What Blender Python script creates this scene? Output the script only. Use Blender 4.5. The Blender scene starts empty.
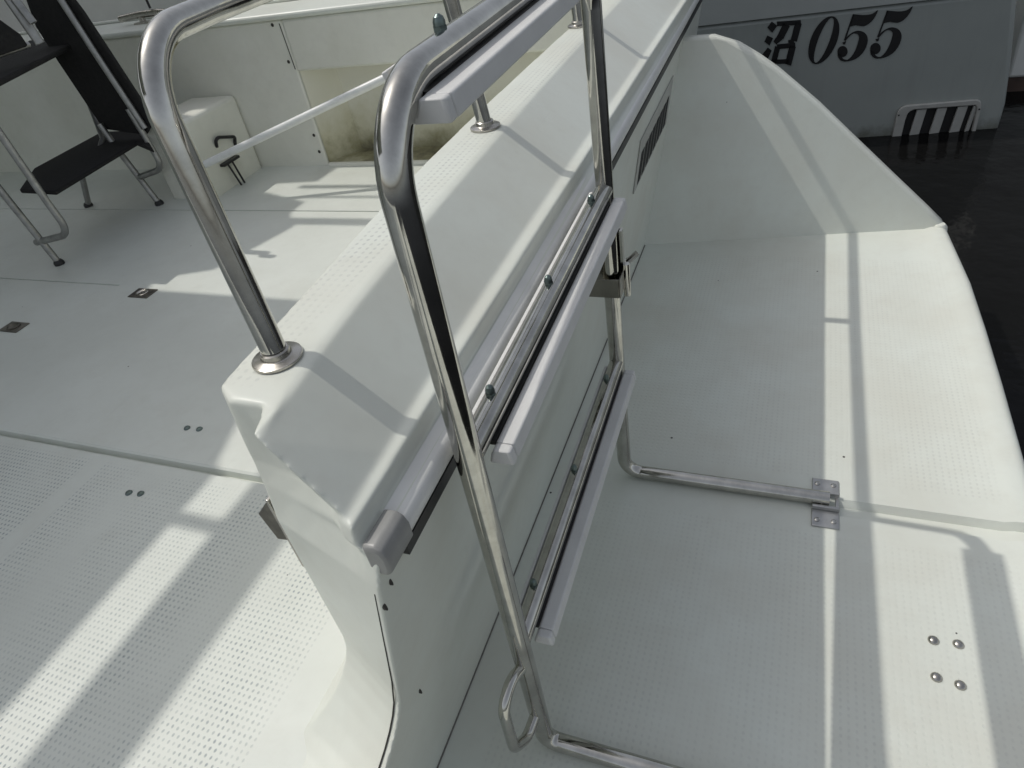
import bpy, bmesh, math, random
from mathutils import Vector, Matrix
random.seed(7)
S = bpy.context.scene
COL = S.collection
R = math.radians

# ------------------------------------------------------------------ helpers
def link(name, me, mat=None, parent=None, smooth=40):
    o = bpy.data.objects.new(name, me)
    COL.objects.link(o)
    if mat: me.materials.append(mat)
    if parent: o.parent = parent
    if smooth:
        for p in me.polygons: p.use_smooth = True
        try: me.set_sharp_from_angle(angle=R(smooth))
        except Exception: pass
    return o

def from_bm(name, bm, mat=None, parent=None, smooth=40, fix=True):
    if fix:
        bmesh.ops.recalc_face_normals(bm, faces=bm.faces)
    me = bpy.data.meshes.new(name)
    bm.to_mesh(me); bm.free()
    return link(name, me, mat, parent, smooth)

def thing(name, label, cat, group=None, loc=(0, 0, 0)):
    o = bpy.data.objects.new(name, None)
    o.empty_display_size = 0.1
    COL.objects.link(o)
    o.location = loc
    tag(o, label, cat, group)
    return o

def tag(o, label=None, cat=None, group=None, kind=None):
    if label: o['label'] = label
    if cat: o['category'] = cat
    if group: o['group'] = group
    if kind: o['kind'] = kind
    return o

def bevel(o, w, seg=3, ang=35):
    m = o.modifiers.new('bevel', 'BEVEL')
    m.width = w; m.segments = seg; m.limit_method = 'ANGLE'; m.angle_limit = R(ang)
    m.harden_normals = False
    return o

def add_box(bm, x0, x1, y0, y1, z0, z1, M=None):
    vs = [bm.verts.new((x, y, z)) for z in (z0, z1) for y in (y0, y1) for x in (x0, x1)]
    if M:
        for v in vs: v.co = M @ v.co
    for f in ((0, 2, 3, 1), (4, 5, 7, 6), (0, 1, 5, 4), (2, 6, 7, 3), (0, 4, 6, 2), (1, 3, 7, 5)):
        bm.faces.new([vs[i] for i in f])
    return vs

def box(name, mat, parent, dims, bev=0.0, M=None, seg=3):
    bm = bmesh.new(); add_box(bm, *dims, M=M)
    o = from_bm(name, bm, mat, parent)
    if bev: bevel(o, bev, seg)
    return o

def fillet(pts, r, n=8):
    """polyline with rounded corners; r is one radius or a list"""
    pts = [Vector(p) for p in pts]
    out = [pts[0]]
    for i in range(1, len(pts) - 1):
        rr = r[i - 1] if isinstance(r, (list, tuple)) else r
        a, b, c = pts[i - 1], pts[i], pts[i + 1]
        u = (a - b); v = (c - b)
        lu, lv = u.length, v.length
        u.normalize(); v.normalize()
        ang = u.angle(v)
        if rr <= 0 or ang > math.pi - 0.01:
            out.append(b); continue
        d = min(rr / math.tan(ang / 2), lu * .49, lv * .49)
        rr = d * math.tan(ang / 2)
        bis = (u + v).normalized()
        cen = b + bis * (rr / math.sin(ang / 2))
        p0 = b + u * d; p1 = b + v * d
        a0 = p0 - cen; a1 = p1 - cen
        tot = a0.angle(a1)
        for k in range(n + 1):
            t = k / n
            q = (a0 * math.sin((1 - t) * tot) + a1 * math.sin(t * tot)) / math.sin(tot)
            out.append(cen + q)
    out.append(pts[-1])
    return out

def add_tube(bm, pts, r, seg=20, caps=True):
    pts = [Vector(p) for p in pts]
    n = len(pts)
    tang = []
    for i in range(n):
        a = pts[max(0, i - 1)]; b = pts[min(n - 1, i + 1)]
        tang.append((b - a).normalized())
    up = Vector((0, 0, 1)) if abs(tang[0].z) < .9 else Vector((1, 0, 0))
    nrm = (up - tang[0] * up.dot(tang[0])).normalized()
    rings = []
    for i in range(n):
        if i:
            nrm = (nrm - tang[i] * nrm.dot(tang[i])).normalized()
        bn = tang[i].cross(nrm)
        rr = r[i] if isinstance(r, (list, tuple)) else r
        rings.append([bm.verts.new(pts[i] + (nrm * math.cos(2 * math.pi * k / seg) + bn * math.sin(2 * math.pi * k / seg)) * rr) for k in range(seg)])
    for i in range(n - 1):
        for k in range(seg):
            bm.faces.new((rings[i][k], rings[i][(k + 1) % seg], rings[i + 1][(k + 1) % seg], rings[i + 1][k]))
    if caps:
        bm.faces.new(rings[0][::-1]); bm.faces.new(rings[-1])

def tube(name, mat, parent, pts, r, seg=20):
    bm = bmesh.new(); add_tube(bm, pts, r, seg)
    return from_bm(name, bm, mat, parent, smooth=50)

def add_lathe(bm, prof, seg=24, M=None):
    rings = []
    for (r, z) in prof:
        if r < 1e-6:
            rings.append([bm.verts.new((0, 0, z))])
        else:
            rings.append([bm.verts.new((r * math.cos(2 * math.pi * k / seg), r * math.sin(2 * math.pi * k / seg), z)) for k in range(seg)])
    if M:
        for ring in rings:
            for v in ring: v.co = M @ v.co
    for a, b in zip(rings, rings[1:]):
        for k in range(seg):
            if len(a) == 1 and len(b) == 1: continue
            if len(a) == 1: bm.faces.new((a[0], b[k], b[(k + 1) % seg]))
            elif len(b) == 1: bm.faces.new((a[k], a[(k + 1) % seg], b[0]))
            else: bm.faces.new((a[k], a[(k + 1) % seg], b[(k + 1) % seg], b[k]))

def lathe(name, mat, parent, prof, loc=(0, 0, 0), seg=24, M=None):
    bm = bmesh.new()
    MM = Matrix.Translation(loc) @ (M if M else Matrix.Identity(4))
    add_lathe(bm, prof, seg, MM)
    return from_bm(name, bm, mat, parent, smooth=35)

def add_prism(bm, pts, f0, f1):
    """closed 2D outline pts mapped by f0 (one face) and f1 (other face)"""
    a = [bm.verts.new(f0(p)) for p in pts]
    b = [bm.verts.new(f1(p)) for p in pts]
    n = len(pts)
    fa = bm.faces.new(a); fb = bm.faces.new(b[::-1])
    for i in range(n):
        bm.faces.new((a[i], b[i], b[(i + 1) % n], a[(i + 1) % n]))
    bm.normal_update()
    bmesh.ops.triangulate(bm, faces=[fa, fb])

def interp(tx, ty, x):
    """smooth (Hermite) table lookup"""
    n = len(tx)
    if x <= tx[0]: return ty[0]
    if x >= tx[-1]: return ty[-1]
    def slope(i):
        if i == 0: return (ty[1] - ty[0]) / (tx[1] - tx[0])
        if i == n - 1: return (ty[-1] - ty[-2]) / (tx[-1] - tx[-2])
        return (ty[i + 1] - ty[i - 1]) / (tx[i + 1] - tx[i - 1])
    for i in range(n - 1):
        if x <= tx[i + 1]:
            h = tx[i + 1] - tx[i]; t = (x - tx[i]) / h
            return ((2*t**3 - 3*t*t + 1) * ty[i] + (t**3 - 2*t*t + t) * h * slope(i)
                    + (3*t*t - 2*t**3) * ty[i + 1] + (t**3 - t*t) * h * slope(i + 1))

# ------------------------------------------------------------------ materials
class NT:
    def __init__(s, name):
        s.m = bpy.data.materials.new(name); s.m.use_nodes = True
        s.t = s.m.node_tree; s.n = s.t.nodes
        s.b = s.n['Principled BSDF']
    def node(s, typ, **kw):
        nd = s.n.new(typ)
        for k, v in kw.items(): setattr(nd, k, v)
        return nd
    def lk(s, a, b): s.t.links.new(a, b)
    def math(s, op, a, b=None, c=None):
        nd = s.n.new('ShaderNodeMath'); nd.operation = op
        for i, v in enumerate((a, b, c)):
            if v is None: continue
            if isinstance(v, (int, float)): nd.inputs[i].default_value = v
            else: s.lk(v, nd.inputs[i])
        return nd.outputs[0]
    def coord(s):
        return s.node('ShaderNodeTexCoord').outputs['Object']
    def noise(s, scale, detail=4, rough=.55, vec=None, stretch=None):
        nd = s.node('ShaderNodeTexNoise')
        nd.inputs['Scale'].default_value = scale
        nd.inputs['Detail'].default_value = detail
        nd.inputs['Roughness'].default_value = rough
        v = vec if vec is not None else s.coord()
        if stretch:
            mp = s.node('ShaderNodeMapping'); mp.inputs['Scale'].default_value = stretch
            s.lk(v, mp.inputs['Vector']); v = mp.outputs[0]
        s.lk(v, nd.inputs['Vector'])
        return nd.outputs['Fac']
    def ramp(s, fac, stops):
        nd = s.node('ShaderNodeValToRGB')
        cr = nd.color_ramp
        while len(cr.elements) < len(stops): cr.elements.new(.5)
        for e, (p, c) in zip(cr.elements, stops):
            e.position = p
            e.color = (*c, 1) if len(c) == 3 else c
        s.lk(fac, nd.inputs[0])
        return nd.outputs['Color']
    def mix(s, fac, a, b):
        nd = s.node('ShaderNodeMix', data_type='RGBA')
        for sock, v in ((nd.inputs[0], fac), (nd.inputs[6], a), (nd.inputs[7], b)):
            if isinstance(v, (int, float)): sock.default_value = v
            elif isinstance(v, tuple): sock.default_value = (*v, 1)
            else: s.lk(v, sock)
        return nd.outputs[2]
    def bump(s, h, strength=.3, dist=.001, prev=None):
        nd = s.node('ShaderNodeBump')
        nd.inputs['Strength'].default_value = strength
        nd.inputs['Distance'].default_value = dist
        s.lk(h, nd.inputs['Height'])
        if prev is not None: s.lk(prev, nd.inputs['Normal'])
        return nd.outputs[0]

def gelcoat(name, base=(.70, .73, .668), rough=.38, tint=(.65, .66, .59), specks=True, nonskid=None, dirt=(.32, .34, .34), yellow=0):
    """glossy moulded fibreglass; nonskid = (cell_x, cell_y, amount, [rects x0,x1,y0,y1])"""
    k = NT(name)
    co = k.coord()
    n1 = k.noise(3.1, 5, .6, co)
    col = k.ramp(n1, [(.36, tint), (.62, base)])
    n2 = k.noise(38, 4, .6, co)
    col = k.mix(k.math('MULTIPLY', k.ramp(n2, [(.5, (0, 0, 0)), (.8, (1, 1, 1))]), .14), col, (.50, .50, .45))
    sc1 = k.noise(70, 3, .7, co, stretch=(1, .05, 1)); sc2 = k.noise(60, 3, .7, co, stretch=(.06, 1, 1))
    scr = k.math('MAXIMUM', k.ramp(sc1, [(.64, (0, 0, 0)), (.74, (1, 1, 1))]), k.ramp(sc2, [(.66, (0, 0, 0)), (.76, (1, 1, 1))]))
    patch = k.ramp(k.noise(1.7, 3, .6, co), [(.45, (0, 0, 0)), (.62, (1, 1, 1))])
    col = k.mix(k.math('MULTIPLY', k.math('MULTIPLY', scr, patch), .16), col, (.40, .40, .36))
    st = k.ramp(k.noise(6.5, 6, .72, co), [(.54, (0, 0, 0)), (.68, (1, 1, 1))])
    col = k.mix(k.math('MULTIPLY', st, .10), col, (.50, .47, .38))
    nrm = k.bump(k.noise(9, 3, .5, co), .08, .004)
    if nonskid:
        cx, cy, amt, rects = nonskid
        sep = k.node('ShaderNodeSeparateXYZ'); k.lk(co, sep.inputs[0])
        jx = k.math('MULTIPLY', k.math('SUBTRACT', k.noise(120, 2, .6, co), .5), .0022)
        jy = k.math('MULTIPLY', k.math('SUBTRACT', k.noise(105, 2, .6, co), .5), .0022)
        X, Y = k.math('ADD', sep.outputs[0], jx), k.math('ADD', sep.outputs[1], jy)
        u = k.math('DIVIDE', X, cx)
        v = k.math('DIVIDE', Y, cy)
        row = k.math('FLOOR', v)
        par = k.math('MULTIPLY', row, 0.0)
        fu = k.math('SUBTRACT', k.math('FRACT', k.math('ADD', u, par)), .5)
        fv = k.math('SUBTRACT', k.math('FRACT', v), .5)
        du = k.math('MULTIPLY', fu, 1.35); dv = k.math('MULTIPLY', fv, 1.0)
        d = k.math('SQRT', k.math('ADD', k.math('MULTIPLY', du, du), k.math('MULTIPLY', dv, dv)))
        pit = k.node('ShaderNodeMapRange', interpolation_type='SMOOTHSTEP')
        k.lk(d, pit.inputs[0])
        pit.inputs[1].default_value = .38; pit.inputs[2].default_value = .12
        pit.inputs[3].default_value = 0; pit.inputs[4].default_value = 1
        mask = None
        for (x0, x1, y0, y1) in rects:
            e = .012
            def ramp01(val, a, b):
                mr = k.node('ShaderNodeMapRange'); k.lk(val, mr.inputs[0])
                mr.inputs[1].default_value = a; mr.inputs[2].default_value = b
                return mr.outputs[0]
            m = k.math('MULTIPLY', k.math('MULTIPLY', ramp01(X, x0, x0 + e), ramp01(X, x1, x1 - e)),
                       k.math('MULTIPLY', ramp01(Y, y0, y0 + e), ramp01(Y, y1, y1 - e)))
            mask = m if mask is None else k.math('MAXIMUM', mask, m)
        pm = k.math('MULTIPLY', pit.outputs[0], mask)
        wear = k.ramp(k.noise(5.0, 3, .6, co, stretch=(1.3, .3, 1)), [(.38, (.10, .10, .10)), (.60, (1, 1, 1))])
        wear2 = k.ramp(k.noise(55, 2, .6, co), [(.3, (.45, .45, .45)), (.6, (1, 1, 1))])
        dm = k.math('MULTIPLY', k.math('MULTIPLY', pm, k.math('MULTIPLY', wear, wear2)), amt)
        col = k.mix(dm, col, dirt)
        nrm = k.bump(k.math('SUBTRACT', 1.0, k.math('MULTIPLY', pm, wear2)), .35, .0006, nrm)
    if specks:
        vo = k.node('ShaderNodeTexVoronoi'); vo.inputs['Scale'].default_value = 9.0
        k.lk(co, vo.inputs['Vector'])
        sp = k.math('LESS_THAN', vo.outputs['Distance'], .022)
        # only some cells carry a crumb
        sc = k.node('ShaderNodeSeparateColor'); k.lk(vo.outputs['Color'], sc.inputs[0])
        sp = k.math('MULTIPLY', sp, k.math('GREATER_THAN', sc.outputs[0], .30))
        col = k.mix(sp, col, (.05, .045, .04))
    k.lk(col, k.b.inputs['Base Color'])
    k.lk(nrm, k.b.inputs['Normal'])
    k.lk(k.math('ADD', k.math('MULTIPLY', k.noise(14, 4, .6, co), .25), rough - .12), k.b.inputs['Roughness'])
    return k.m

def plain(name, col, rough=.5, metal=0, var=.12, scale=30, bump=.1, coat=0):
    k = NT(name)
    n = k.noise(scale, 5, .6)
    c = k.ramp(n, [(.3, tuple(max(0, v * (1 - var)) for v in col)), (.7, tuple(min(1, v * (1 + var)) for v in col))])
    k.lk(c, k.b.inputs['Base Color'])
    k.b.inputs['Roughness'].default_value = rough
    k.b.inputs['Metallic'].default_value = metal
    k.b.inputs['Coat Weight'].default_value = coat
    if bump: k.lk(k.bump(k.noise(scale * 3, 3), bump, .001), k.b.inputs['Normal'])
    return k.m

def steel(name, col=(.545, .535, .495), rough=.07, smear=.11):
    k = NT(name)
    co = k.coord()
    n = k.noise(26, 5, .65, co)
    k.lk(k.ramp(n, [(.30, tuple(v * .72 for v in col)), (.6, col)]), k.b.inputs['Base Color'])
    k.b.inputs['Metallic'].default_value = 1
    k.lk(k.math('ADD', k.math('MULTIPLY', k.noise(45, 5, .7, co), smear), rough - smear * .4), k.b.inputs['Roughness'])
    k.lk(k.bump(k.noise(34, 3, .6, co), .10, .0006), k.b.inputs['Normal'])
    return k.m

M_gel = gelcoat('gelcoat_white')
M_trans = gelcoat('gelcoat_transom', specks=False, nonskid=(.0094, .0094, .65, [(-.447, -.387, .322, 1.50)]), dirt=(.42, .43, .42))
M_plat = gelcoat('gelcoat_platform', rough=.45, nonskid=(.0102, .0102, .30, [(-.33, .40, -1.7, .845), (-.33, .40, .965, 1.80)]), dirt=(.46, .47, .45))
M_sole = gelcoat('gelcoat_cockpit_sole', base=(.70, .725, .672), tint=(.645, .668, .615), rough=.5,
                 nonskid=(.0080, .0080, 1.0, [(-1.10, -.50, -1.7, .535), (-1.62, -1.13, -1.7, .535), (-2.2, -1.65, -1.7, .535)]), dirt=(.30, .34, .345))
M_bul = gelcoat('gelcoat_bulwark', base=(.79, .79, .71), tint=(.71, .71, .62), rough=.42, specks=False)
M_steel = steel('polished_steel')
M_steel2 = steel('worn_steel', (.50, .48, .44), .24, .22)
M_alu = plain('dull_aluminium', (.34, .34, .33), .42, .85, .2, 40)
M_hinge = plain('satin_cast_steel', (.46, .46, .45), .34, .8, .12, 60, .08)
M_tread = plain('grey_white_plastic', (.63, .63, .615), .55, 0, .05, 25, .05)
M_rub = plain('pale_vinyl', (.73, .73, .705), .32, 0, .06, 18, .05)
M_cap = plain('grey_vinyl_cap', (.27, .27, .26), .4, 0, .10, 40, .08)
M_black = plain('black_rubber', (.012, .012, .013), .45, 0, .3, 60, .2)
M_clip = steel('weathered_clip_steel', (.30, .285, .25), .22, .2)
M_dark = plain('dark_recess', (.01, .01, .01), .8, 0, .2)
M_fabric = plain('black_fabric', (.013, .0125, .012), .95, 0, .3, 90, .5)
M_bronze = plain('dark_tarnished_brass', (.15, .14, .12), .4, .8, .35, 60, .2)
M_nut = plain('greenish_steel_nut', (.16, .20, .19), .3, .9, .3, 120, .2)
M_white = plain('white_paint', (.74, .75, .73), .35, 0, .06, 30, .05)
M_hull = plain('grey_hull_paint', (.25, .275, .27), .30, 0, .08, 2.2, .04)
M_hull_up = plain('pale_hull_paint', (.40, .425, .41), .30, 0, .08, 2.2, .04)
def hull_mat():
    k = NT('grey_hull_paint')
    co = k.coord()
    n = k.noise(2.2, 5, .6, co); n2 = k.noise(22, 5, .7, co)
    c = k.ramp(n, [(.3, (.30, .325, .31)), (.7, (.345, .368, .35))])
    sep = k.node('ShaderNodeSeparateXYZ'); k.lk(co, sep.inputs[0])
    f = k.math('ADD', k.math('MULTIPLY', k.math('SUBTRACT', -.225, sep.outputs[2]), 9.0), k.math('SUBTRACT', n2, .6))
    c = k.mix(k.ramp(f, [(.1, (0, 0, 0)), (.6, (.75, .75, .75))]), c, (.10, .10, .075))
    st = k.noise(16, 5, .7, co, stretch=(1, 1, .08))
    c = k.mix(k.math('MULTIPLY', k.ramp(st, [(.52, (0, 0, 0)), (.72, (1, 1, 1))]), .16), c, (.14, .145, .13))
    k.lk(c, k.b.inputs['Base Color']); k.b.inputs['Roughness'].default_value = .28
    k.lk(k.bump(k.noise(1.6, 2, .5, co), .10, .02), k.b.inputs['Normal'])
    return k.m
M_hull = hull_mat()
M_letter = plain('black_lettering', (.008, .008, .009), .4, 0, .1)
M_ventgrey = plain('vent_frame_plastic', (.42, .42, .39), .4, 0, .08, 30, .05)
M_ventwhite = plain('vent_plastic', (.40, .40, .375), .4, 0, .08, 30, .05)
M_farhull = plain('pale_grey_hull', (.72, .73, .70), .35, 0, .08, 3, .04)
M_anti = plain('brown_antifouling', (.07, .045, .035), .7, 0, .35, 12, .2)
M_seal = plain('grey_sealant', (.16, .155, .14), .7, 0, .25, 60, .2)
M_crumb = plain('dark_crumb', (.05, .046, .04), .9, 0, .3, 80, .3)

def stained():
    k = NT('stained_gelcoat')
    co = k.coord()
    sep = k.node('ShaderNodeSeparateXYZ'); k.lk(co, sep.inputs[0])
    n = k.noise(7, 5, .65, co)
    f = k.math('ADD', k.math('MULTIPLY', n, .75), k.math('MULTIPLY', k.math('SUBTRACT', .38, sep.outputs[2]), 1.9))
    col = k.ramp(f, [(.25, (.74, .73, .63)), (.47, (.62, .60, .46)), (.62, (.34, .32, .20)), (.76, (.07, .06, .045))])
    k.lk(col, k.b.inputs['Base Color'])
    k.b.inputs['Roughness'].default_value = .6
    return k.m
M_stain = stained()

def water_mat():
    k = NT('dark_harbour_water')
    k.b.inputs['Base Color'].default_value = (.006, .006, .006, 1)
    k.b.inputs['Roughness'].default_value = .12
    k.b.inputs['IOR'].default_value = 1.333
    k.b.inputs['Specular IOR Level'].default_value = .20
    co = k.coord()
    b = k.bump(k.noise(5.5, 3, .5, co), .40, .02)
    b = k.bump(k.noise(28, 2, .5, co), .12, .004, b)
    k.lk(b, k.b.inputs['Normal'])
    return k.m
M_water = water_mat()

# ------------------------------------------------------------------ camera
W2C = [[0.9315059, 0.3301415, -0.1526543], [0.095715, -0.6273964, -0.7727952], [-0.3509065, 0.705252, -0.6160229]]
F_PX = 677.92
cam_d = bpy.data.cameras.new('camera'); cam = bpy.data.objects.new('camera', cam_d); COL.objects.link(cam)
rx, ry, rz = [Vector(r) for r in W2C]
Mr = Matrix((rx, -ry, -rz)).transposed().to_4x4()
Mr.translation = (0, 0, 1.0)
cam.matrix_world = Mr
cam_d.sensor_width = 36; cam_d.lens = F_PX / 1024 * 36
cam_d.clip_start = .01; cam_d.clip_end = 2000
S.camera = cam

# ------------------------------------------------------------------ light
SX, SY = .668, -.02              # shadow travel per metre of drop
to_sun = Vector((-SX, -SY, 1)).normalized()
sl = bpy.data.lights.new('sun', 'SUN'); sl.energy = 2.08; sl.angle = R(.53); sl.color = (1, .965, .90)
so = bpy.data.objects.new('sun', sl); COL.objects.link(so)
so.rotation_euler = to_sun.to_track_quat('Z', 'Y').to_euler(); so.location = (-4, 0, 8)
w = bpy.data.worlds.new('World'); S.world = w; w.use_nodes = True
sk = w.node_tree.nodes.new('ShaderNodeTexSky'); sk.sky_type = 'NISHITA'; sk.sun_disc = False
sk.sun_elevation = math.asin(to_sun.z); sk.sun_rotation = math.atan2(to_sun.x, to_sun.y)
sk.air_density = 1.0; sk.dust_density = 2.5; sk.ozone_density = 1.0
bg = w.node_tree.nodes['Background']; bg.inputs[1].default_value = .148
hs = w.node_tree.nodes.new('ShaderNodeHueSaturation'); hs.inputs['Saturation'].default_value = .36   # thin high haze
w.node_tree.links.new(sk.outputs[0], hs.inputs['Color'])
w.node_tree.links.new(hs.outputs[0], bg.inputs[0])
S.view_settings.view_transform = 'Standard'
try: S.view_settings.look = 'None'
except Exception: pass
S.view_settings.exposure = -0.20; S.view_settings.gamma = 1.0

# ------------------------------------------------------------------ water
bm = bmesh.new()
vs = [bm.verts.new(p) for p in ((-600, -600, -.3), (600, -600, -.3), (600, 600, -.3), (-600, 600, -.3))]
bm.faces.new(vs)
wtr = from_bm('water', bm, M_water); tag(wtr, kind='structure')

# ------------------------------------------------------------------ the boat
boat = thing('fishing_boat', 'white fibreglass boat stern with swim platform, transom bulwark and open cockpit', 'boat')
ZT = .6845
YS = [.335 + .03 * q for q in range(24)] + [1.06 + .06 * q for q in range(24)]
TY = [.27, .45, .7, 1.0, 1.5, 2.0, 2.45]
xi = lambda y: interp(TY, [-.428, -.440, -.457, -.462, -.457, -.450, -.445], y)
xc = lambda y: interp(TY, [-.360, -.379, -.391, -.400, -.408, -.410, -.410], y)
xl = lambda y: interp(TY, [-.295, -.303, -.307, -.308, -.308, -.307, -.306], y)
xo = lambda y: interp(TY, [-.286, -.289, -.291, -.292, -.293, -.293, -.293], y)
xwt = lambda y: interp([.27, 2.45], [-.271, -.297], y)
xw = lambda y, z: -.386 + (xwt(y) + .386) * z / .575

# --- transom moulding: rows run round the section, columns run along y
rows = []          # each: (fx(y), z, near_x, near_y)
ZROWS = []
outer = []         # (kind, param)
for u in (0.0, .10, 1.0): outer.append(('slope', u))
outer += [('ledge', .5), ('ledge', 1.0), ('lip', 0), ('flange', 0)]
for z in (.55, .50, .44, .40): outer.append(('wall', z))
NF = 7
RF = .085; ZS = .268
for q in range(NF + 1): outer.append(('fil', q / NF))
outer.append(('sill', 0))
def outer_pt(kind, p, y):
    if kind == 'slope':
        # softly rounded shoulder at the crease
        zs = ZT - .616
        z = ZT - (zs * p * p / .32 if p <= .16 else zs * (.08 + (p - .16) * .92 / .84))
        x = xc(y) + (xl(y) - xc(y)) * p
        return x, z
    if kind == 'ledge': return xl(y) + (xo(y) - xl(y)) * p, .616 - .003 * p
    if kind == 'lip': return xo(y) + .001, .593
    if kind == 'flange': return xw(y, .586), .586
    if kind == 'wall': return xw(y, p), p
    if kind == 'fil':
        a = p * math.pi / 2
        z = ZS + RF * (1 - math.sin(a)); return xw(y, z), z
    if kind == 'sill': return xw(y, ZS), ZS
def near_y_outer(kind, p):
    if kind == 'slope': return .2705 - .0075 * p
    if kind == 'ledge': return .264 - .008 * p
    if kind in ('lip', 'flange'): return .252
    if kind == 'wall': return .246
    if kind == 'fil': return .246 - RF * (1 - math.cos(p * math.pi / 2))
    return -1.75
N = len(outer)
bm = bmesh.new()
near_o, near_i = [], []
ogrid, igrid = [], []
for (kd, p) in outer:
    ny = near_y_outer(kd, p)
    x, z = outer_pt(kd, p, max(ny, .25))
    row = [bm.verts.new((x, ny, z))]
    for y in YS:
        X, Z = outer_pt(kd, p, y); row.append(bm.verts.new((X, y, Z)))
    ogrid.append(row)
    # inner mate at about the same height
    zi = z
    yi = .320 - .028 * min(1, (ZT - z) / .12)
    x_in = -.4300 + .0190 * min(1, (ZT - z) / .10)
    if kd == 'fil':
        yi -= RF * (1 - math.cos(p * math.pi / 2)); x_in -= .055 * p ** 2; zi = z - .023 * p ** 2
    if kd == 'sill': yi = -1.75; x_in -= .055; zi = z - .023
    row = [bm.verts.new((x_in, yi, zi))]
    for y in YS:
        row.append(bm.verts.new((xi(y) - (.030 * p ** 2 if kd == 'fil' else .03 if kd == 'sill' else 0), y, zi)))
    igrid.append(row)
def strip(a, b):
    for i in range(len(a) - 1):
        try: bm.faces.new((a[i], a[i + 1], b[i + 1], b[i]))
        except ValueError: pass
for k in range(N - 1):
    strip(ogrid[k], ogrid[k + 1]); strip(igrid[k], igrid[k + 1])
# below the sill, down to the platform
low = [bm.verts.new((-.392, -1.75, -.03))] + [bm.verts.new((-.392, y, -.03)) for y in YS]
strip(ogrid[-1], low)
# the top strip (inner corner to crease) with the notch at its near end
mid = [[bm.verts.new((-.396, .310, ZT))] + [bm.verts.new((xi(y) * .6 + xc(y) * .4, y, ZT)) for y in YS],
       [bm.verts.new((-.3575, .305, ZT))] + [bm.verts.new((xi(y) * .10 + xc(y) * .90 - .004, y, ZT)) for y in YS]]
strip(igrid[0], mid[0]); strip(mid[0], mid[1]); strip(mid[1], ogrid[0])
# near end cap: columns between inner and outer boundary
m0, m1 = mid[0][0], mid[1][0]
pa = bm.verts.new(igrid[0][0].co.lerp(m0.co, .5)); pb = bm.verts.new(m0.co.lerp(m1.co, .47)); pc = bm.verts.new(m0.co.lerp(m1.co, .78))
prev = [igrid[0][0], pa, m0, pb, pc, m1, ogrid[0][0]]
bm.faces.new((igrid[0][0], m0, pa)); bm.faces.new((m0, m1, pc, pb))
tcol = [0, .25, .49, .70, .80, .88, 1.0]
for k in range(1, N):
    a, b = igrid[k][0], ogrid[k][0]
    kd, p = outer[k]
    cur = [a]
    for t in tcol[1:-1]:
        q = a.co.lerp(b.co, t)
        if kd in ('slope', 'ledge', 'lip', 'flange'):
            f = max(0, 1 - (ZT - b.co.z) / .13); f = f * f * (3 - 2 * f)      # notch fades out downwards
            g = min(1, max(0, (.90 - t) / .20)); g = g * g * (3 - 2 * g)
            q.y = q.y * (1 - f * g) + .306 * f * g
        cur.append(bm.verts.new(q))
    cur.append(b)
    strip(prev, cur)
    prev = cur
# close the moulding: underside, far end, end of the sill
strip(igrid[-1], low)
bm.faces.new((igrid[-1][0], ogrid[-1][0], low[0]))
far = [igrid[k][-1] for k in range(N - 1, -1, -1)] + [mid[0][-1], mid[1][-1]] + [ogrid[k][-1] for k in range(N)] + [low[-1]]
bm.faces.new(far)
bmesh.ops.remove_doubles(bm, verts=bm.verts, dist=1e-6)
bmesh.ops.triangulate(bm, faces=bm.faces[:])
transom = from_bm('transom', bm, M_trans, boat, smooth=42)
rm = transom.modifiers.new('remesh', 'REMESH'); rm.mode = 'VOXEL'; rm.voxel_size = .0019; rm.use_smooth_shade = True
sm_ = transom.modifiers.new('smooth', 'SMOOTH'); sm_.factor = .5; sm_.iterations = 16

# --- rub rail, black strip, end cap
def sweep_y(name, mat, parent, prof, ys, closed=True):
    """prof(y) -> list of (x,z)"""
    bm = bmesh.new()
    rings = [[bm.verts.new((x, y, z)) for (x, z) in prof(y)] for y in ys]
    n = len(rings[0])
    for a, b in zip(rings, rings[1:]):
        for i in range(n):
            bm.faces.new((a[i], a[(i + 1) % n], b[(i + 1) % n], b[i]))
    bm.faces.new(rings[0][::-1]); bm.faces.new(rings[-1])
    return from_bm(name, bm, mat, parent, smooth=40)
def rail_prof(y):
    xb = xw(y, .575); out = [(xb - .012, .594)]
    for k in range(9):
        a = math.pi / 2 - math.pi * k / 8
        out.append((xb - .004 + .0100 * math.cos(a), .5740 + .0145 * math.sin(a)))
    out.append((xb - .012, .5585))
    return out
sweep_y('rub_rail', M_rub, transom, rail_prof, [.276] + YS)
def strip_prof(y):
    xb = xw(y, .552)
    return [(xb - .004, .5575), (xb + .0055, .5575), (xb + .0045, .5425), (xb - .006, .5425)]
sweep_y('rubber_strip', M_black, transom, strip_prof, [.289] + YS)
bm = bmesh.new()
capy = [.252, .255, .270, .292]
def cap_prof(y):
    s = .70 if y < .2535 else .84
    cx, cz = -.2735, .5800
    return [(cx + s * dx, cz + s * dz) for dx, dz in ((-.010, .020), (.004, .0215), (.011, .017), (.0150, .006), (.0145, -.012), (.009, -.021), (-.010, -.022))]
ec = sweep_y('rail_end_cap', M_cap, transom, cap_prof, capy)
bevel(ec, .003, 2, 30)
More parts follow.
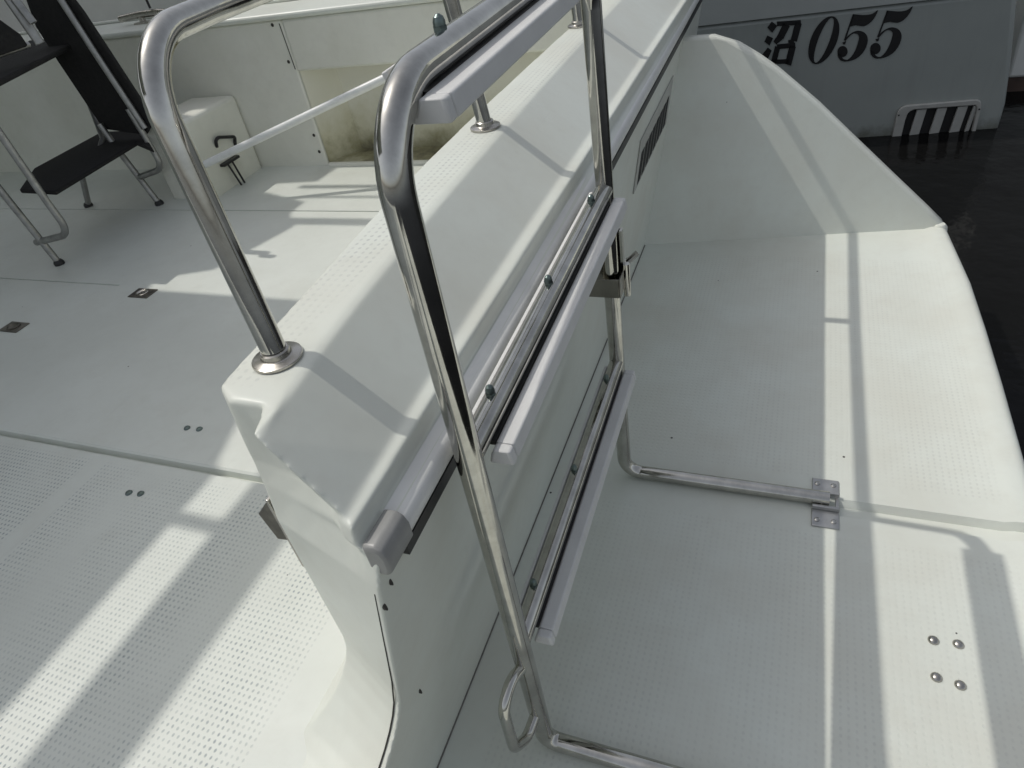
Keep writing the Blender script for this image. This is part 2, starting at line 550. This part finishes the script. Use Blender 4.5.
# dark sealant crack along the outer corner and three rusty screw holes
pts = []
for z in (.538, .50, .46, .42, .38): pts.append((xw(.25, z) - .007, .2488, z))
for q in range(1, NF):
    a = q / NF * math.pi / 2
    z = ZS + RF * (1 - math.sin(a)); pts.append((xw(.25, z) - .008, .2488 - RF * (1 - math.cos(a)) , z + .0003))
for y in (.12, .05, -.1, -.3): pts.append((xw(.25, ZS) - .008, y, ZS + .0005))
tube('seam_crack', M_crumb, transom, fillet(pts, .01, 2), .0009, 6)
pts = [(-.372, .2690 - RF * (1 - math.cos(a)), ZS - .006 + RF * (1 - math.sin(a))) for a in [0.55, .7, .85, 1.0, 1.15, 1.3]]
tube('hairline_crack', M_crumb, transom, pts, .0007, 6)
for (y, z, r) in ((.2627, .538, .0024), (.2490, .5208, .0026), (.285, .284, .0026)):
    Mx = Matrix.Rotation(R(90 - 11), 4, 'Y')
    lathe('screw_hole', M_crumb, transom, [(0, .0012), (r, .001), (r, -.002), (0, -.002)], (xw(.25, z) + .0002, y, z), 10, Mx @ Matrix.Diagonal((1.9, .6, 1, 1)))

# --- vent louvre in the transom wall near the wing
vent = None
bm = bmesh.new()
def onwall(y, z, d): return (xw(y, z) + d, y, z)
def wall_box(bm, y0, y1, z0, z1, d0, d1, zsk=0):
    a = [bm.verts.new(onwall(y, z, d)) for d in (d0, d1) for (y, z) in ((y0, z0), (y1, z0 + zsk), (y1, z1), (y0, z1))]
    for f in ((0, 3, 2, 1), (4, 5, 6, 7), (0, 1, 5, 4), (1, 2, 6, 5), (2, 3, 7, 6), (3, 0, 4, 7)):
        bm.faces.new([a[i] for i in f])
wall_box(bm, 1.440, 1.900, .346, .466, .0005, .003)
vent = from_bm('vent_grille', bm, M_ventgrey, transom)
bm = bmesh.new()
for i in range(8):
    y0 = 1.472 + i * .050
    wall_box(bm, y0, y0 + .037, .354, .428, .0032, .0038)
from_bm('vent_slot', bm, M_dark, vent)

# --- latch plate on the inner edge of the doorway
bm = bmesh.new()
add_prism(bm, [(-.4520, .531), (-.432, .553), (-.405, .553), (-.405, .498), (-.4450, .494)], lambda p: (p[0], .306, p[1]), lambda p: (p[0], .3095, p[1]))
lp = from_bm('latch_plate', bm, M_bronze, transom); bevel(lp, .001, 2)
box('latch_flange', M_steel2, transom, (-.4185, -.4150, .296, .308, .47, .57), .0008)

# --- swim platform
ER = .022
edge = lambda y: interp([-1.8, -.4, .2, .9, 1.2, 1.43, 1.69, 1.85, 2.0], [.428, .441, .446, .448, .4495, .4490, .444, .434, .420], y)
yw = lambda x, z=0: 1.845 + .17 * (x + .386) + .30 * z
cols = [-.40, -.2, 0, .105, .128, .2, .3]
ycs = [-1.8, -.5, 0, .4, .7, .884, .891, .916, .924, 1.1, 1.3, 1.5, 1.7, 1.86]
bm = bmesh.new(); G = []
for j, y in enumerate(ycs):
    row = []
    for x in cols:
        yy = y if j < len(ycs) - 1 else yw(x) + .012
        z = -.014 if (j in (6, 7) and x >= .128) else 0
        row.append(bm.verts.new((x, yy, z)))
    yy = y if j < len(ycs) - 1 else yw(edge(2.0)) + .02
    row.append(bm.verts.new((edge(yy) - .058, yy, -.014 if j in (6, 7) else 0)))
    row.append(bm.verts.new((edge(yy) - .043, yy, -.010 if j in (6, 7) else .0045)))
    for k in range(7):
        a = k / 6 * math.pi / 2
        yy = y if j < len(ycs) - 1 else yw(edge(2.0)) + .02
        gz = -.016 if j in (6, 7) else 0
        row.append(bm.verts.new((edge(yy) - ER + ER * math.sin(a), yy, -ER * (1 - math.cos(a)) + .0055 + gz * (1 if k < 4 else 0))))
    yy = row[-1].co.y
    row.append(bm.verts.new((edge(yy), yy, -.11)))
    row.append(bm.verts.new((edge(yy) - .03, yy, -.42)))
    G.append(row)
for a, b in zip(G, G[1:]):
    for i in range(len(a) - 1):
        bm.faces.new((a[i], a[i + 1], b[i + 1], b[i]))
plat = from_bm('swim_platform', bm, M_plat, boat, smooth=40)
for (x, y) in ((.2634, .6709), (.2951, .6725), (.2615, .6121), (.2900, .6078)):
    lathe('bolt', M_steel2, plat, [(.0076, 0), (.0076, .0010), (.0064, .0028), (.0040, .0046), (0, .0053)], (x, y, .0002), 18)
# dark sealant line where platform and transom meet
tube('sealant_line', M_seal, plat, [(xw(max(y, .27), .0) + .0012, y, .0010) for y in (-1.75, .3, 1.0, 1.84)], .0013, 8)

# --- wing (side fairing at the far edge of the platform)
prof = [(-.405, -.02), (-.405, .50), (-.30, .528), (-.224, .524), (-.159, .500), (-.105, .466), (-.051, .427), (.059, .335), (.171, .231), (.285, .126), (.368, .050), (.410, .010), (.420, -.02)]
bm = bmesh.new()
add_prism(bm, prof, lambda p: (p[0], yw(p[0], p[1]), p[1]), lambda p: (p[0], yw(p[0], p[1]) + .055, p[1] - .008))
wing = from_bm('side_wing', bm, M_gel, boat, smooth=40)
bevel(wing, .013, 4, 40)
# rolled lip at the outer corner
lathe('corner_lip', M_gel, wing, [(0, .012), (.012, .010), (.019, .002), (.021, -.010), (.021, -.06)], (.402, 1.985, 0), 20)

# --- cockpit sole
ZF = .25
bm = bmesh.new()
ysl = [(-1.8, 0), (.10, 0), (.546, 0), (.549, -.003), (.551, -.014), (.559, -.014), (.561, -.001), (.565, .002), (1.088, .002), (1.0895, -.008), (1.0925, -.008), (1.094, .002), (1.534, .002), (1.5355, -.007), (1.5385, -.007), (1.540, .002), (1.90, .002)]
xsl = [-3.7, -2.2, -1.66, -1.63, -1.0, -.43]
G = []
for (y, dz) in ysl:
    row = []
    for x in xsl:
        d = dz
        if 1.085 < y < 1.097 and x > -1.65: d = .002
        row.append(bm.verts.new((x, y, ZF + d)))
    G.append(row)
for a, b in zip(G, G[1:]):
    for i in range(len(a) - 1): bm.faces.new((a[i], a[i + 1], b[i + 1], b[i]))
sole = from_bm('cockpit_sole', bm, M_sole, boat, smooth=30)
for (x, y, dz) in ((-.997, .638, .002), (-.969, .640, .002), (-.988, .479, 0), (-.964, .482, 0)):
    lathe('deck_screw', M_nut, sole, [(.0062, 0), (.0062, .001), (.0045, .0032), (0, .004)], (x, y, ZF + dz), 14)
for (x, y, ring) in ((-1.515, 1.060, True), (-1.775, .877, False)):
    lt = box('hatch_latch', M_bronze, sole, (x - .033, x + .033, y - .021, y + .021, ZF + .0021, ZF + .0045), .0012)
    lathe('latch_pull', M_steel2 if ring else M_bronze, lt, [(.0165, 0), (.0165, .0018), (.0145, .0026), (.0125, .0015), (.011, .0005), (0, .0005)], (x, y, ZF + .0046), 20)

# --- side bulwark with recess
bm = bmesh.new()
add_box(bm, -3.7, -1.455, 1.88, 2.07, .10, .700)
add_box(bm, -1.455, -.455, 1.876, 2.07, .553, .700)
add_box(bm, -1.455, -.455, 1.872, 2.07, .10, .262)
bul = from_bm('side_bulwark', bm, M_bul, boat); bevel(bul, .008, 3)
box('bulwark_cap', M_gel, bul, (-3.7, -.455, 1.868, 2.085, .7005, .719), .008)
box('toe_rail', M_gel, bul, (-3.7, -.455, 2.060, 2.080, .7195, .728), .003)
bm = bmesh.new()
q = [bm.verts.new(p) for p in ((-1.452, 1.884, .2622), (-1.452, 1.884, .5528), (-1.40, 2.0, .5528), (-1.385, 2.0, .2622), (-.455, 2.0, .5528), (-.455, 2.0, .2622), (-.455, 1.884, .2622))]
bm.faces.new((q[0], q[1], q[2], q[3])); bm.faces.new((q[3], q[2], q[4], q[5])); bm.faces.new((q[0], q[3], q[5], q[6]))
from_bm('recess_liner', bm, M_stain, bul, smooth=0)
box('outer_hull', M_gel, boat, (-3.7, -.47, 2.072, 2.33, -.6, .655), .03)
for (x, z) in ((-1.492, .700 - .012), (-1.478, .583), (-1.475, .355), (-1.455 - .02, .300)):
    lathe('screw', M_crumb, bul, [(.0055, 0), (.004, .002), (0, .0025)], (x, 1.8795, z), 10, Matrix.Rotation(R(90), 4, 'X'))
# slim panel joint
tube('panel_joint', M_dark, bul, [(-1.466, 1.8795, .69), (-1.462, 1.8795, .56)], .0014, 6)
# locker box
lb = box('locker_box', M_bul, bul, (-1.92, -1.732, 1.62, 1.8795, .20, .50), .014)
bm = bmesh.new()
bx = -1.716
add_tube(bm, fillet([(bx - .016, 1.712, .388), (bx, 1.706, .420), (bx, 1.788, .392), (bx - .016, 1.792, .362)],   .012, 4), .0055, 8)
add_box(bm, bx - .016, bx + .003, 1.692, 1.772, .329, .337)
add_tube(bm, [(bx - .004, 1.715, .33), (bx + .010, 1.722, .254)], .0032, 8)
add_tube(bm, [(bx - .004, 1.738, .33), (bx + .010, 1.740, .254)], .0032, 8)
from_bm('pole_bracket', bm, M_black, lb)
# cleat and its line on the cap
bm = bmesh.new()
cx, cy, cz = -2.06, 1.985, .7192
add_tube(bm, fillet([(cx - .13, cy, cz + .020), (cx - .04, cy, cz + .026), (cx + .04, cy, cz + .026), (cx + .13, cy, cz + .020)], .03, 3), .011, 10)
add_tube(bm, [(cx - .035, cy, cz), (cx - .035, cy, cz + .025)], .010, 10)
add_tube(bm, [(cx + .035, cy, cz), (cx + .035, cy, cz + .025)], .010, 10)
add_box(bm, cx - .06, cx + .06, cy - .02, cy + .02, cz, cz + .005)
from_bm('cleat', bm, M_steel2, bul)
bm = bmesh.new()
add_tube(bm, [(cx + .02, cy, cz + .04), (cx + .00, cy + .01, cz + .6)], .004, 8)
from_bm('cleat_line', bm, M_black, bul)

# --- hardtop over the forward cockpit (unseen, outline and bars shaped to shade the sole)
HZ = 2.10
def sh(p): return (p[0] - SX * (HZ - ZF), p[1] - SY * (HZ - ZF))
poly = [(-.892, -1.5), (-.892, .56), (-.905, .578), (-1.065, 1.076), (-1.55, 1.078), (-1.565, 1.135), (-1.42, 1.19), (-1.33, 1.44), (-1.40, 1.52),
        (-1.40, 1.60), (-1.66, 1.69), (-1.66, 1.73), (-1.45, 1.75), (-1.40, 2.3), (-4.0, 2.3), (-4.0, -1.5)]
bm = bmesh.new()
add_prism(bm, [sh(p) for p in poly], lambda p: (p[0], p[1], HZ), lambda p: (p[0], p[1], HZ + .05))
ht = from_bm('hardtop', bm, M_gel, boat, smooth=30)
def bar(name, x0, x1, y0, y1):  # added bars, placed by the shade bands they cast
    a = sh((x0, y0)); b = sh((x1, y1))
    box(name, M_white, ht, (a[0], b[0], a[1], b[1], HZ - .02, HZ + .01), .006)
bar('shade_beam', -.765, -.648, -1.5, 1.0)
bar('shade_cross_bar', -.90, -.76, .437, .466)
bar('shade_bar', -1.36, -.35, 1.45, 1.492)
bar('shade_bar', -1.40, -.35, 1.625, 1.640)
bar('shade_bar', -1.45, -.35, 1.695, 1.72)
for (x, y) in ((-3.9, 1.95), (-3.9, -1.2), (-5.0, 1.95), (-5.0, -1.2)):
    tube('hardtop_post', M_white, ht, [(x, y, .7 if y > 0 else ZF), (x, y, HZ)], .03, 14)
box('cabin_bulkhead', M_gel, boat, (-3.9, -3.72, -1.5, 1.875, .1, 1.5), .02)

# --- clip on the transom wall that holds the far ladder rail
clip = None
bm = bmesh.new()
cz0, cz1 = .424, .457
add_box(bm, -.2285, -.2262, .888, .927, cz0, cz1)
add_box(bm, -.2975, -.2287, .888, .8903, cz0, cz1)
add_box(bm, -.2975, -.2287, .9247, .927, cz0, cz1)
add_box(bm, -.3000, -.2976, .868, .947, cz0 - .015, cz1 + .02)
clip = from_bm('ladder_clip', bm, M_clip, boat); bevel(clip, .0008, 2)
bm = bmesh.new()
add_tube(bm, [(-.236, .925, .438), (-.236, .985, .438)], .0038, 10)
add_tube(bm, fillet([(-.254, .984, .450), (-.236, .972, .438), (-.218, .984, .452)], .004, 3), .0048, 8)
add_tube(bm, [(-.2255, .930, .405), (-.2255, .930, .462)], .0060, 10)
from_bm('wing_bolt', bm, M_steel, clip)
bm = bmesh.new()
add_box(bm, -.2300, -.2262, .916, .9275, .440, .525)
add_box(bm, -.262, -.2302, .9245, .9275, .440, .525)
from_bm('clip_strap', bm, M_steel, clip)

# ------------------------------------------------------------------ stern handrail
hr = thing('stern_handrail', 'polished steel handrail on posts standing along the top of the white transom', 'handrail')
HR = .0110
PA = [(-.3985, .3625, ZT + .002), (-.4300, .388, .934), (-.4445, .50, .935), (-.4475, .897, .937), (-.4475, 1.496, .937), (-.44, 2.10, .937), (-.43, 2.10, ZT)]
tube('rail', M_steel, hr, fillet(PA, [.062, .3, .6, .6, .07], 12), HR, 24)
for (bx, tx, y) in ((-.4200, -.4460, .922), (-.4390, -.4465, 1.512)):
    tube('post', M_steel, hr, [(bx, y, ZT + .002), (tx, y, .932)], HR * .98, 20)
for (bx, y) in ((-.3985, .3625), (-.4200, .922), (-.4390, 1.512), (-.43, 2.10)):
    lathe('flange', M_steel2, hr, [(.0222, 0), (.0225, .0010), (.0222, .0026), (.0205, .0034), (.0150, .0040), (.0138, .0048), (.0132, .0095), (.0118, .0105), (.0105, .0105)], (bx, y, ZT + .0006), 30)

# ------------------------------------------------------------------ boarding ladder
lad = thing('boarding_ladder', 'stainless steel boarding ladder folded upright against the transom, three pale plastic treads', 'ladder')
LR = .0128; LX = -.245; Y0 = .378; Y1 = .908; ZC = .893
TZ = lambda y: .032 * (y - .643)
pts = [(.122, Y0, .0138), (LX, Y0, .0138), (LX, Y0, ZC + TZ(Y0) * .5), (LX, Y1, ZC + TZ(Y1) * .5), (LX, Y1, .0138), (.122, Y1, .0138)]
tube('frame', M_steel, lad, fillet(pts, [.022, .068, .068, .034], 12), LR, 28)
tx0, tx1 = -.2590, -.2108
for idx, tz in enumerate((ZC, .587, .274)):
    def zz(y): return tz + TZ(y) * (.5 if idx == 0 else 1)
    if idx:
        tube('cross_tube', M_steel, lad, [(LX, Y0 + .004, zz(Y0)), (LX, Y1 - .004, zz(Y1))], LR * .98, 24)
    ya, yb = (.412, .872) if idx == 0 else (.396, .900)
    # crowned moulding under the tube with a thin lip standing up behind it
    dz = -.0100 if idx == 0 else -.0085
    prof2 = [(LX + .0150, dz), (tx1 - .002, dz), (tx1 + .0005, dz - .0175), (LX + .0085, dz - .0175), (LX + .0120, dz - .0060)]
    if idx == 0: prof2 = [(LX + .0118, dz), (tx1 - .002, dz), (tx1 + .0005, dz - .0170), (-.2620, dz - .0170), (-.2620, dz - .0095), (LX + .008, dz - .0095)]
    lip = [(tx0 - .0035, .0045), (tx0 + .0015, .0060), (tx0 + .0040, -.0085), (tx0 + .0010, -.0085)]
    def seg_(pr, y0, y1, name, par, bv):
        bm = bmesh.new(); add_prism(bm, pr, lambda p: (p[0], y0, p[1] + zz(y0)), lambda p: (p[0], y1, p[1] + zz(y1)))
        return bevel(from_bm(name, bm, M_tread, par), bv, 3)
    tr = seg_(prof2, ya + .0115, yb - .0115, 'tread', lad, .0022)
    seg_(lip, ya + .012, yb - .012, 'tread_lip', tr, .0008)
    for (c0, c1) in ((ya, ya + .011), (yb - .011, yb)):
        seg_(prof2, c0, c1, 'tread_end', tr, .0028)
    bm = bmesh.new()
    pz = -.0156
    add_prism(bm, [(LX - .003, pz + .0002), (LX + .0122, pz + .0002), (LX + .0130, -LR + .003), (LX - .003, -LR + .004)], lambda p: (p[0], ya + .014, p[1] + zz(ya)), lambda p: (p[0], yb - .014, p[1] + zz(yb)))
    from_bm('gap_shade', bm, M_black, tr)  # black filler, puts the shade of the tube-to-tread gap into colour
    for y in ((.496, .643, .800) if idx == 0 else (.449, .643, .845)):
        bm = bmesh.new()
        T_ = Matrix.Translation((LX - .003, y, zz(y) + LR - .0022))
        add_lathe(bm, [(.0056, -.002), (.0056, .0040)], 6, T_)
        add_lathe(bm, [(.0047, .0038), (.0047, .0072), (.0036, .0102), (.0014, .0120), (0, .0122)], 14, T_)
        from_bm('acorn_nut', bm, M_nut, tr, smooth=30)
# grab loop welded to the near rail
lp = fillet([(LX, .372, .222), (LX - .004, .345, .236), (LX - .006, .316, .222), (LX - .006, .312, .128), (LX - .003, .340, .096), (LX, .374, .100)], [.022, .026, .028, .022], 8)
tube('grab_loop', M_steel, lad, lp, .0072, 14)
for yh in (Y0, Y1):
    h = bmesh.new()
    for s in (-1, 1):
        a, b = yh + s * .0150, yh + s * .0570
        add_box(h, .0945, .1395, min(a, b), max(a, b), .0006, .0036)
        a, b = yh + s * .0145, yh + s * .0200
        add_box(h, .0945, .1395, min(a, b), max(a, b), .0037, .0125)
    add_box(h, .1330, .1394, yh - .0143, yh + .0143, .0006, .0040)
    hg = from_bm('hinge', h, M_hinge, lad); bevel(hg, .0022, 3)
    for s in (-1, 1):
        for x in (.1035, .1305):
            lathe('screw', M_steel, hg, [(.0048, 0), (.0046, .0012), (.0025, .0022), (0, .0024)], (x, yh + s * .0430, .0037), 14)
    tube('hinge_pin', M_steel2, hg, [(.110, yh - .0195, .0085), (.110, yh + .0195, .0085)], .0025, 10)

# ------------------------------------------------------------------ white pole in the cockpit
bm = bmesh.new()
a, b = Vector((-1.69, 1.588, .377)), Vector((-.96, 1.79, .580))
add_tube(bm, [a, a.lerp(b, .02), a.lerp(b, .98), b], [.0095, .0115, .0115, .0095], 18)
pole = from_bm('white_pole', bm, M_white, None, smooth=40)
tag(pole, 'slim white pole lying slantwise across the cockpit against the side bulwark', 'pole')

# ------------------------------------------------------------------ folding chair
ch = thing('folding_chair', 'black fabric folding chair with grey metal tube frame at the far left of the cockpit', 'chair', loc=(0, 0, 0))
CR = .0095
tube('leg', M_alu, ch, [(-1.958, 1.18, .252), (-2.012, 1.18, .50), (-2.02, 1.18, .62)], CR, 12)
tube('leg', M_alu, ch, [(-1.938, 1.577, .252), (-2.000, 1.577, .440), (-2.02, 1.577, .52)], CR, 12)
tube('leg', M_alu, ch, [(-2.52, 1.18, .252), (-2.45, 1.18, .62)], CR, 12)
tube('leg', M_alu, ch, [(-2.25, 1.56, .252), (-2.16, 1.56, .45)], CR, 12)
for (x, y) in ((-1.958, 1.18), (-1.938, 1.577), (-2.52, 1.18), (-2.25, 1.56)):
    lathe('foot_cap', M_black, ch, [(0, 0), (.0145, 0), (.0145, .007), (.0105, .014), (0, .014)], (x, y, ZF + .0022), 14)
tube('arm_loop', M_alu, ch, fillet([(-1.873, 1.18, .66), (-1.850, 1.18, .44), (-1.835, 1.18, .352), (-1.998, 1.18, .322)], [.05, .045], 8), CR, 12)
tube('arm_loop', M_alu, ch, fillet([(-1.870, 1.577, .56), (-1.845, 1.577, .375), (-1.965, 1.577, .347)], [.04], 8), CR, 12)
tube('back_tube', M_alu, ch, [(-1.940, 1.577, .95), (-1.897, 1.577, .739), (-1.842, 1.577, .50)], CR, 12)
tube('back_tube', M_alu, ch, [(-1.755, 1.298, .955), (-1.720, 1.298, .800)], CR * 1.2, 12)
tube('back_tube', M_alu, ch, [(-1.722, 1.282, .955), (-1.685, 1.282, .846)], CR, 12)
tube('seat_tube', M_alu, ch, [(-2.13, 1.69, .725), (-2.04, 1.577, .475), (-2.01, 1.50, .44)], CR * .8, 12)
def panel(name, quad, t, bulge=0):
    bm = bmesh.new()
    add_prism(bm, quad, lambda p: (p[0], p[1], p[2]), lambda p: (p[0], p[1], p[2] - t))
    return bevel(from_bm(name, bm, M_fabric, ch), .004, 2)
panel('seat', [(-2.115, 1.369, .466), (-2.154, 1.677, .466), (-1.964, 1.668, .466), (-1.777, 1.515, .456), (-1.897, 1.568, .462), (-1.853, 1.216, .460), (-1.99, 1.216, .466)], .012)
panel('upper_panel', [(-2.177, 1.485, .745), (-2.346, 1.74, .745), (-2.077, 1.705, .745), (-2.027, 1.666, .745), (-1.80, 1.17, .745), (-2.02, 1.17, .745)], .014)
bm = bmesh.new()
add_prism(bm, [(-2.05, .95), (-1.915, .90), (-1.885, .82), (-1.812, .515), (-1.87, .475), (-2.035, .50), (-2.075, .70), (-2.09, .80)], lambda p: (p[0], 1.590, p[1]), lambda p: (p[0], 1.605, p[1]))
bevel(from_bm('side_panel', bm, M_fabric, ch), .004, 2)
bm = bmesh.new()
add_prism(bm, [(1.12, .78), (1.12, .92), (1.30, .895), (1.365, .862), (1.398, .81), (1.398, .782)], lambda p: (-1.895 - (p[1] - .78) * .2, p[0], p[1]), lambda p: (-1.915 - (p[1] - .78) * .2, p[0], p[1]))
bevel(from_bm('backrest', bm, M_fabric, ch), .006, 2)
tube('back_rail', M_alu, ch, [(-1.925, 1.12, .779), (-1.925, 1.42, .782)], CR * .8, 12)

# ------------------------------------------------------------------ the boat beyond the wing
D = Vector((.9935, .1137, 0)); NRM = Vector((.1137, -.9935, 0)); P0 = Vector((.316, 3.472, -.3))
def hp(u, z, d=0):
    p = P0 + D * u + NRM * d; return (p.x, p.y, z)
ob = thing('neighbouring_boat', 'grey hulled boat behind the wing, black registration characters and a louvred vent on its side', 'boat')
bm = bmesh.new()
add_prism(bm, [(-6, -.7), (-6, .2485), (.463, .2485), (.510, -.02), (.534, -.20), (.528, -.7)], lambda p: hp(p[0], p[1], 0), lambda p: hp(p[0], p[1], -1.9))
h1 = from_bm('hull', bm, M_hull, ob); bevel(h1, .03, 5, 40)
bm = bmesh.new()
add_prism(bm, [(-6, .2495), (-6, .92), (.33, .92), (.462, .2495)], lambda p: hp(p[0], p[1], .010), lambda p: hp(p[0], p[1], -1.88))
h2 = from_bm('topside', bm, M_hull_up, ob); bevel(h2, .012, 3, 40)
bm = bmesh.new()
add_prism(bm, [(-5, .921), (-5, 1.9), (-1.2, 1.9), (-.7, .921)], lambda p: hp(p[0], p[1], -.4), lambda p: hp(p[0], p[1], -1.6))
bevel(from_bm('cabin', bm, M_gel, ob), .03, 3, 40)
# vent
bm = bmesh.new()
vo_ = [(.104, -.36), (.108, -.215)] + [(.146 - .038 * math.cos(a) , -.205 + .040 * math.sin(a)) for a in (.3, .7, 1.1, 1.5)] + [(.412, -.163), (.430, -.172), (.437, -.195), (.440, -.36)]
vi_ = [(.425, -.36), (.421, -.200), (.412, -.187)] + [(.178 - .030 * math.cos(a), -.216 + .030 * math.sin(a)) for a in (1.5, 1.0, .5)] + [(.147, -.23), (.143, -.36)]
add_prism(bm, vo_ + vi_, lambda p: hp(p[0], p[1], .016), lambda p: hp(p[0], p[1], .0005))
vt = from_bm('vent_frame', bm, M_ventwhite, ob); bevel(vt, .004, 2)
bm = bmesh.new()
add_prism(bm, vi_, lambda p: hp(p[0], p[1], .0015), lambda p: hp(p[0], p[1], .0008))
from_bm('vent_opening', bm, M_dark, vt)
for u in (.199, .279, .359, .408):
    bm = bmesh.new()
    wd = .044 if u < .4 else .022
    add_prism(bm, [(u - wd / 2 - .006, -.36), (u + wd / 2 - .010, -.36), (u + wd / 2 + .006, -.190), (u - wd / 2 + .010, -.190)], lambda p: hp(p[0], p[1], .014 if p[0] < u else .006), lambda p: hp(p[0], p[1], .002))
    from_bm('vent_slat', bm, M_ventwhite, vt)
for (u, z) in ((.116, -.205), (.430, -.205)):
    bm = bmesh.new(); add_prism(bm, [(u + .004 * math.cos(k), z + .004 * math.sin(k)) for k in (0, 1.05, 2.1, 3.15, 4.2, 5.25)], lambda p: hp(p[0], p[1], .0175), lambda p: hp(p[0], p[1], .0155))
    from_bm('vent_screw', bm, M_letter, vt)
# lettering: outlines in a local sheet (px of the characters), mapped onto the hull
def lm(p):
    x, y = p
    # affine fitted: sheet -> (u, z)
    u = LA[0] + LA[1] * x + LA[2] * y
    z = LB[0] + LB[1] * x + LB[2] * y
    return u, z
def solve3(rows, vals):
    m = Matrix([(1, r[0], r[1]) for r in rows]); return m.inverted() @ Vector(vals)
RW = [(640, 80), (430, 365), (990, 35)]
LA = solve3(RW, (-.132, -.254, .097)); LB = solve3(RW, (.228, .042, .232))
def glyph(name, outlines):
    bm = bmesh.new()
    for ol in outlines:
        pp = [lm(p) for p in ol]
        add_prism(bm, pp, lambda p: hp(p[0], p[1], .0030), lambda p: hp(p[0], p[1], .0006))
    return from_bm(name, bm, M_letter, ob, smooth=0)
def cubic(p0, p1, p2, p3, n=8):
    out = []
    for i in range(n):
        t = i / n; s = 1 - t
        out.append((s**3 * p0[0] + 3*s*s*t * p1[0] + 3*s*t*t * p2[0] + t**3 * p3[0], s**3 * p0[1] + 3*s*s*t * p1[1] + 3*s*t*t * p2[1] + t**3 * p3[1]))
    return out
# zero: outer and inner italic ovals
def oval(cx, cy, ax, ay, shx, n=36):
    return [(cx + ax * math.cos(t) + shx * math.sin(t), cy - ay * math.sin(t)) for t in [2 * math.pi * k / n for k in range(n)]]
o1 = oval(474, 228, 82, 136, 42); o2 = oval(474, 228, 36, 128, 44)
n = len(o1)
bmz = [[o1[i], o1[(i + 1) % n], o2[(i + 1) % n], o2[i]] for i in range(n)]
glyph('registration_digit', bmz)
def five(ox, oy):
    def s(l): return [(x + ox, y + oy) for (x, y) in l]
    flag = [(641, 80), (700, 84)] + cubic((700, 84), (745, 84), (770, 75), (781, 54)) + [(787, 56)] + cubic((787, 56), (772, 110), (735, 148), (690, 146)) + [(660, 140), (628, 148)]
    stem = [(641, 80), (650, 80), (607, 222), (597, 220)]
    oc = cubic((597, 224), (625, 185), (660, 165), (690, 170)) + cubic((690, 170), (730, 176), (745, 205), (738, 240)) + cubic((738, 240), (728, 295), (680, 345), (606, 345)) + cubic((606, 345), (578, 342), (563, 325), (562, 300)) + [(562, 296)]
    ic = cubic((606, 228), (628, 200), (645, 184), (658, 184)) + cubic((658, 184), (680, 184), (690, 198), (685, 222)) + cubic((685, 222), (676, 268), (660, 312), (628, 333)) + cubic((628, 333), (612, 338), (598, 332), (588, 318)) + [(584, 306)]
    bowl = [[oc[q], oc[q + 1], ic[q + 1], ic[q]] for q in range(len(oc) - 1)]
    ball = [(592 + 31 * math.cos(t), 288 + 32 * math.sin(t)) for t in [2 * math.pi * k / 20 for k in range(20)]]
    serif = [(588, 236), (610, 228), (606, 246), (594, 248)]
    return [s(flag), s(stem)] + [s(b_) for b_ in bowl] + [s(ball), s(serif)]
glyph('registration_digit', five(0, 0))
glyph('registration_digit', five(197, -21))
# the kanji: three drops, blade and mouth, drawn as slanted strokes
def stroke(a, b, w0, w1=None):
    w1 = w1 or w0
    ax, ay = a; bx, by = b; L = math.hypot(bx - ax, by - ay); nx, ny = -(by - ay) / L, (bx - ax) / L
    return [(ax + nx * w0, ay + ny * w0), (bx + nx * w1, by + ny * w1), (bx - nx * w1, by - ny * w1), (ax - nx * w0, ay - ny * w0)]
kan = [stroke((140, 142), (172, 168), 22, 25), stroke((116, 222), (150, 240), 20, 24), stroke((92, 352), (140, 282), 25, 15),
       stroke((186, 138), (332, 128), 13), stroke((318, 130), (290, 232), 20), stroke((292, 236), (256, 236), 12, 8), stroke((246, 140), (206, 215), 22, 20), stroke((206, 212), (172, 246), 20, 12),
       stroke((186, 268), (300, 256), 14), stroke((284, 262), (256, 372), 20), stroke((190, 268), (160, 372), 17), stroke((164, 356), (262, 352), 13)]
glyph('registration_character', kan)

# ------------------------------------------------------------------ pale hulls farther off
fb = thing('moored_boat', 'pale hull with brown bottom paint at the right edge, behind the grey hulled boat', 'boat')
bm = bmesh.new()
add_box(bm, .93, 6.5, 4.0, 6.2, -.235, 1.3)
bevel(from_bm('hull', bm, M_farhull, fb), .015, 3)
bm = bmesh.new(); add_box(bm, .94, 6.5, 4.01, 6.2, -.6, -.2355)
from_bm('bottom_paint', bm, M_anti, fb)
bm = bmesh.new(); add_box(bm, 2.5, 5.5, 4.5, 5.8, 1.301, 2.2)
bevel(from_bm('cabin', bm, M_gel, fb), .08, 4)

fb2 = thing('moored_boat', 'pale grey hull lying alongside beyond the bulwark cap and cleat', 'boat')
bm = bmesh.new()
add_box(bm, -7.5, -1.0, 2.75, 4.6, -.6, 1.35)
bevel(from_bm('hull', bm, M_farhull, fb2), .06, 4)
bm = bmesh.new(); add_box(bm, -7.5, -1.02, 2.715, 2.7495, .86, .90)
bevel(from_bm('rub_strake', bm, M_white, fb2), .012, 3)
bm = bmesh.new(); add_box(bm, -6.5, -3.5, 3.0, 4.3, 1.351, 2.3)
bevel(from_bm('cabin', bm, M_gel, fb2), .08, 4)
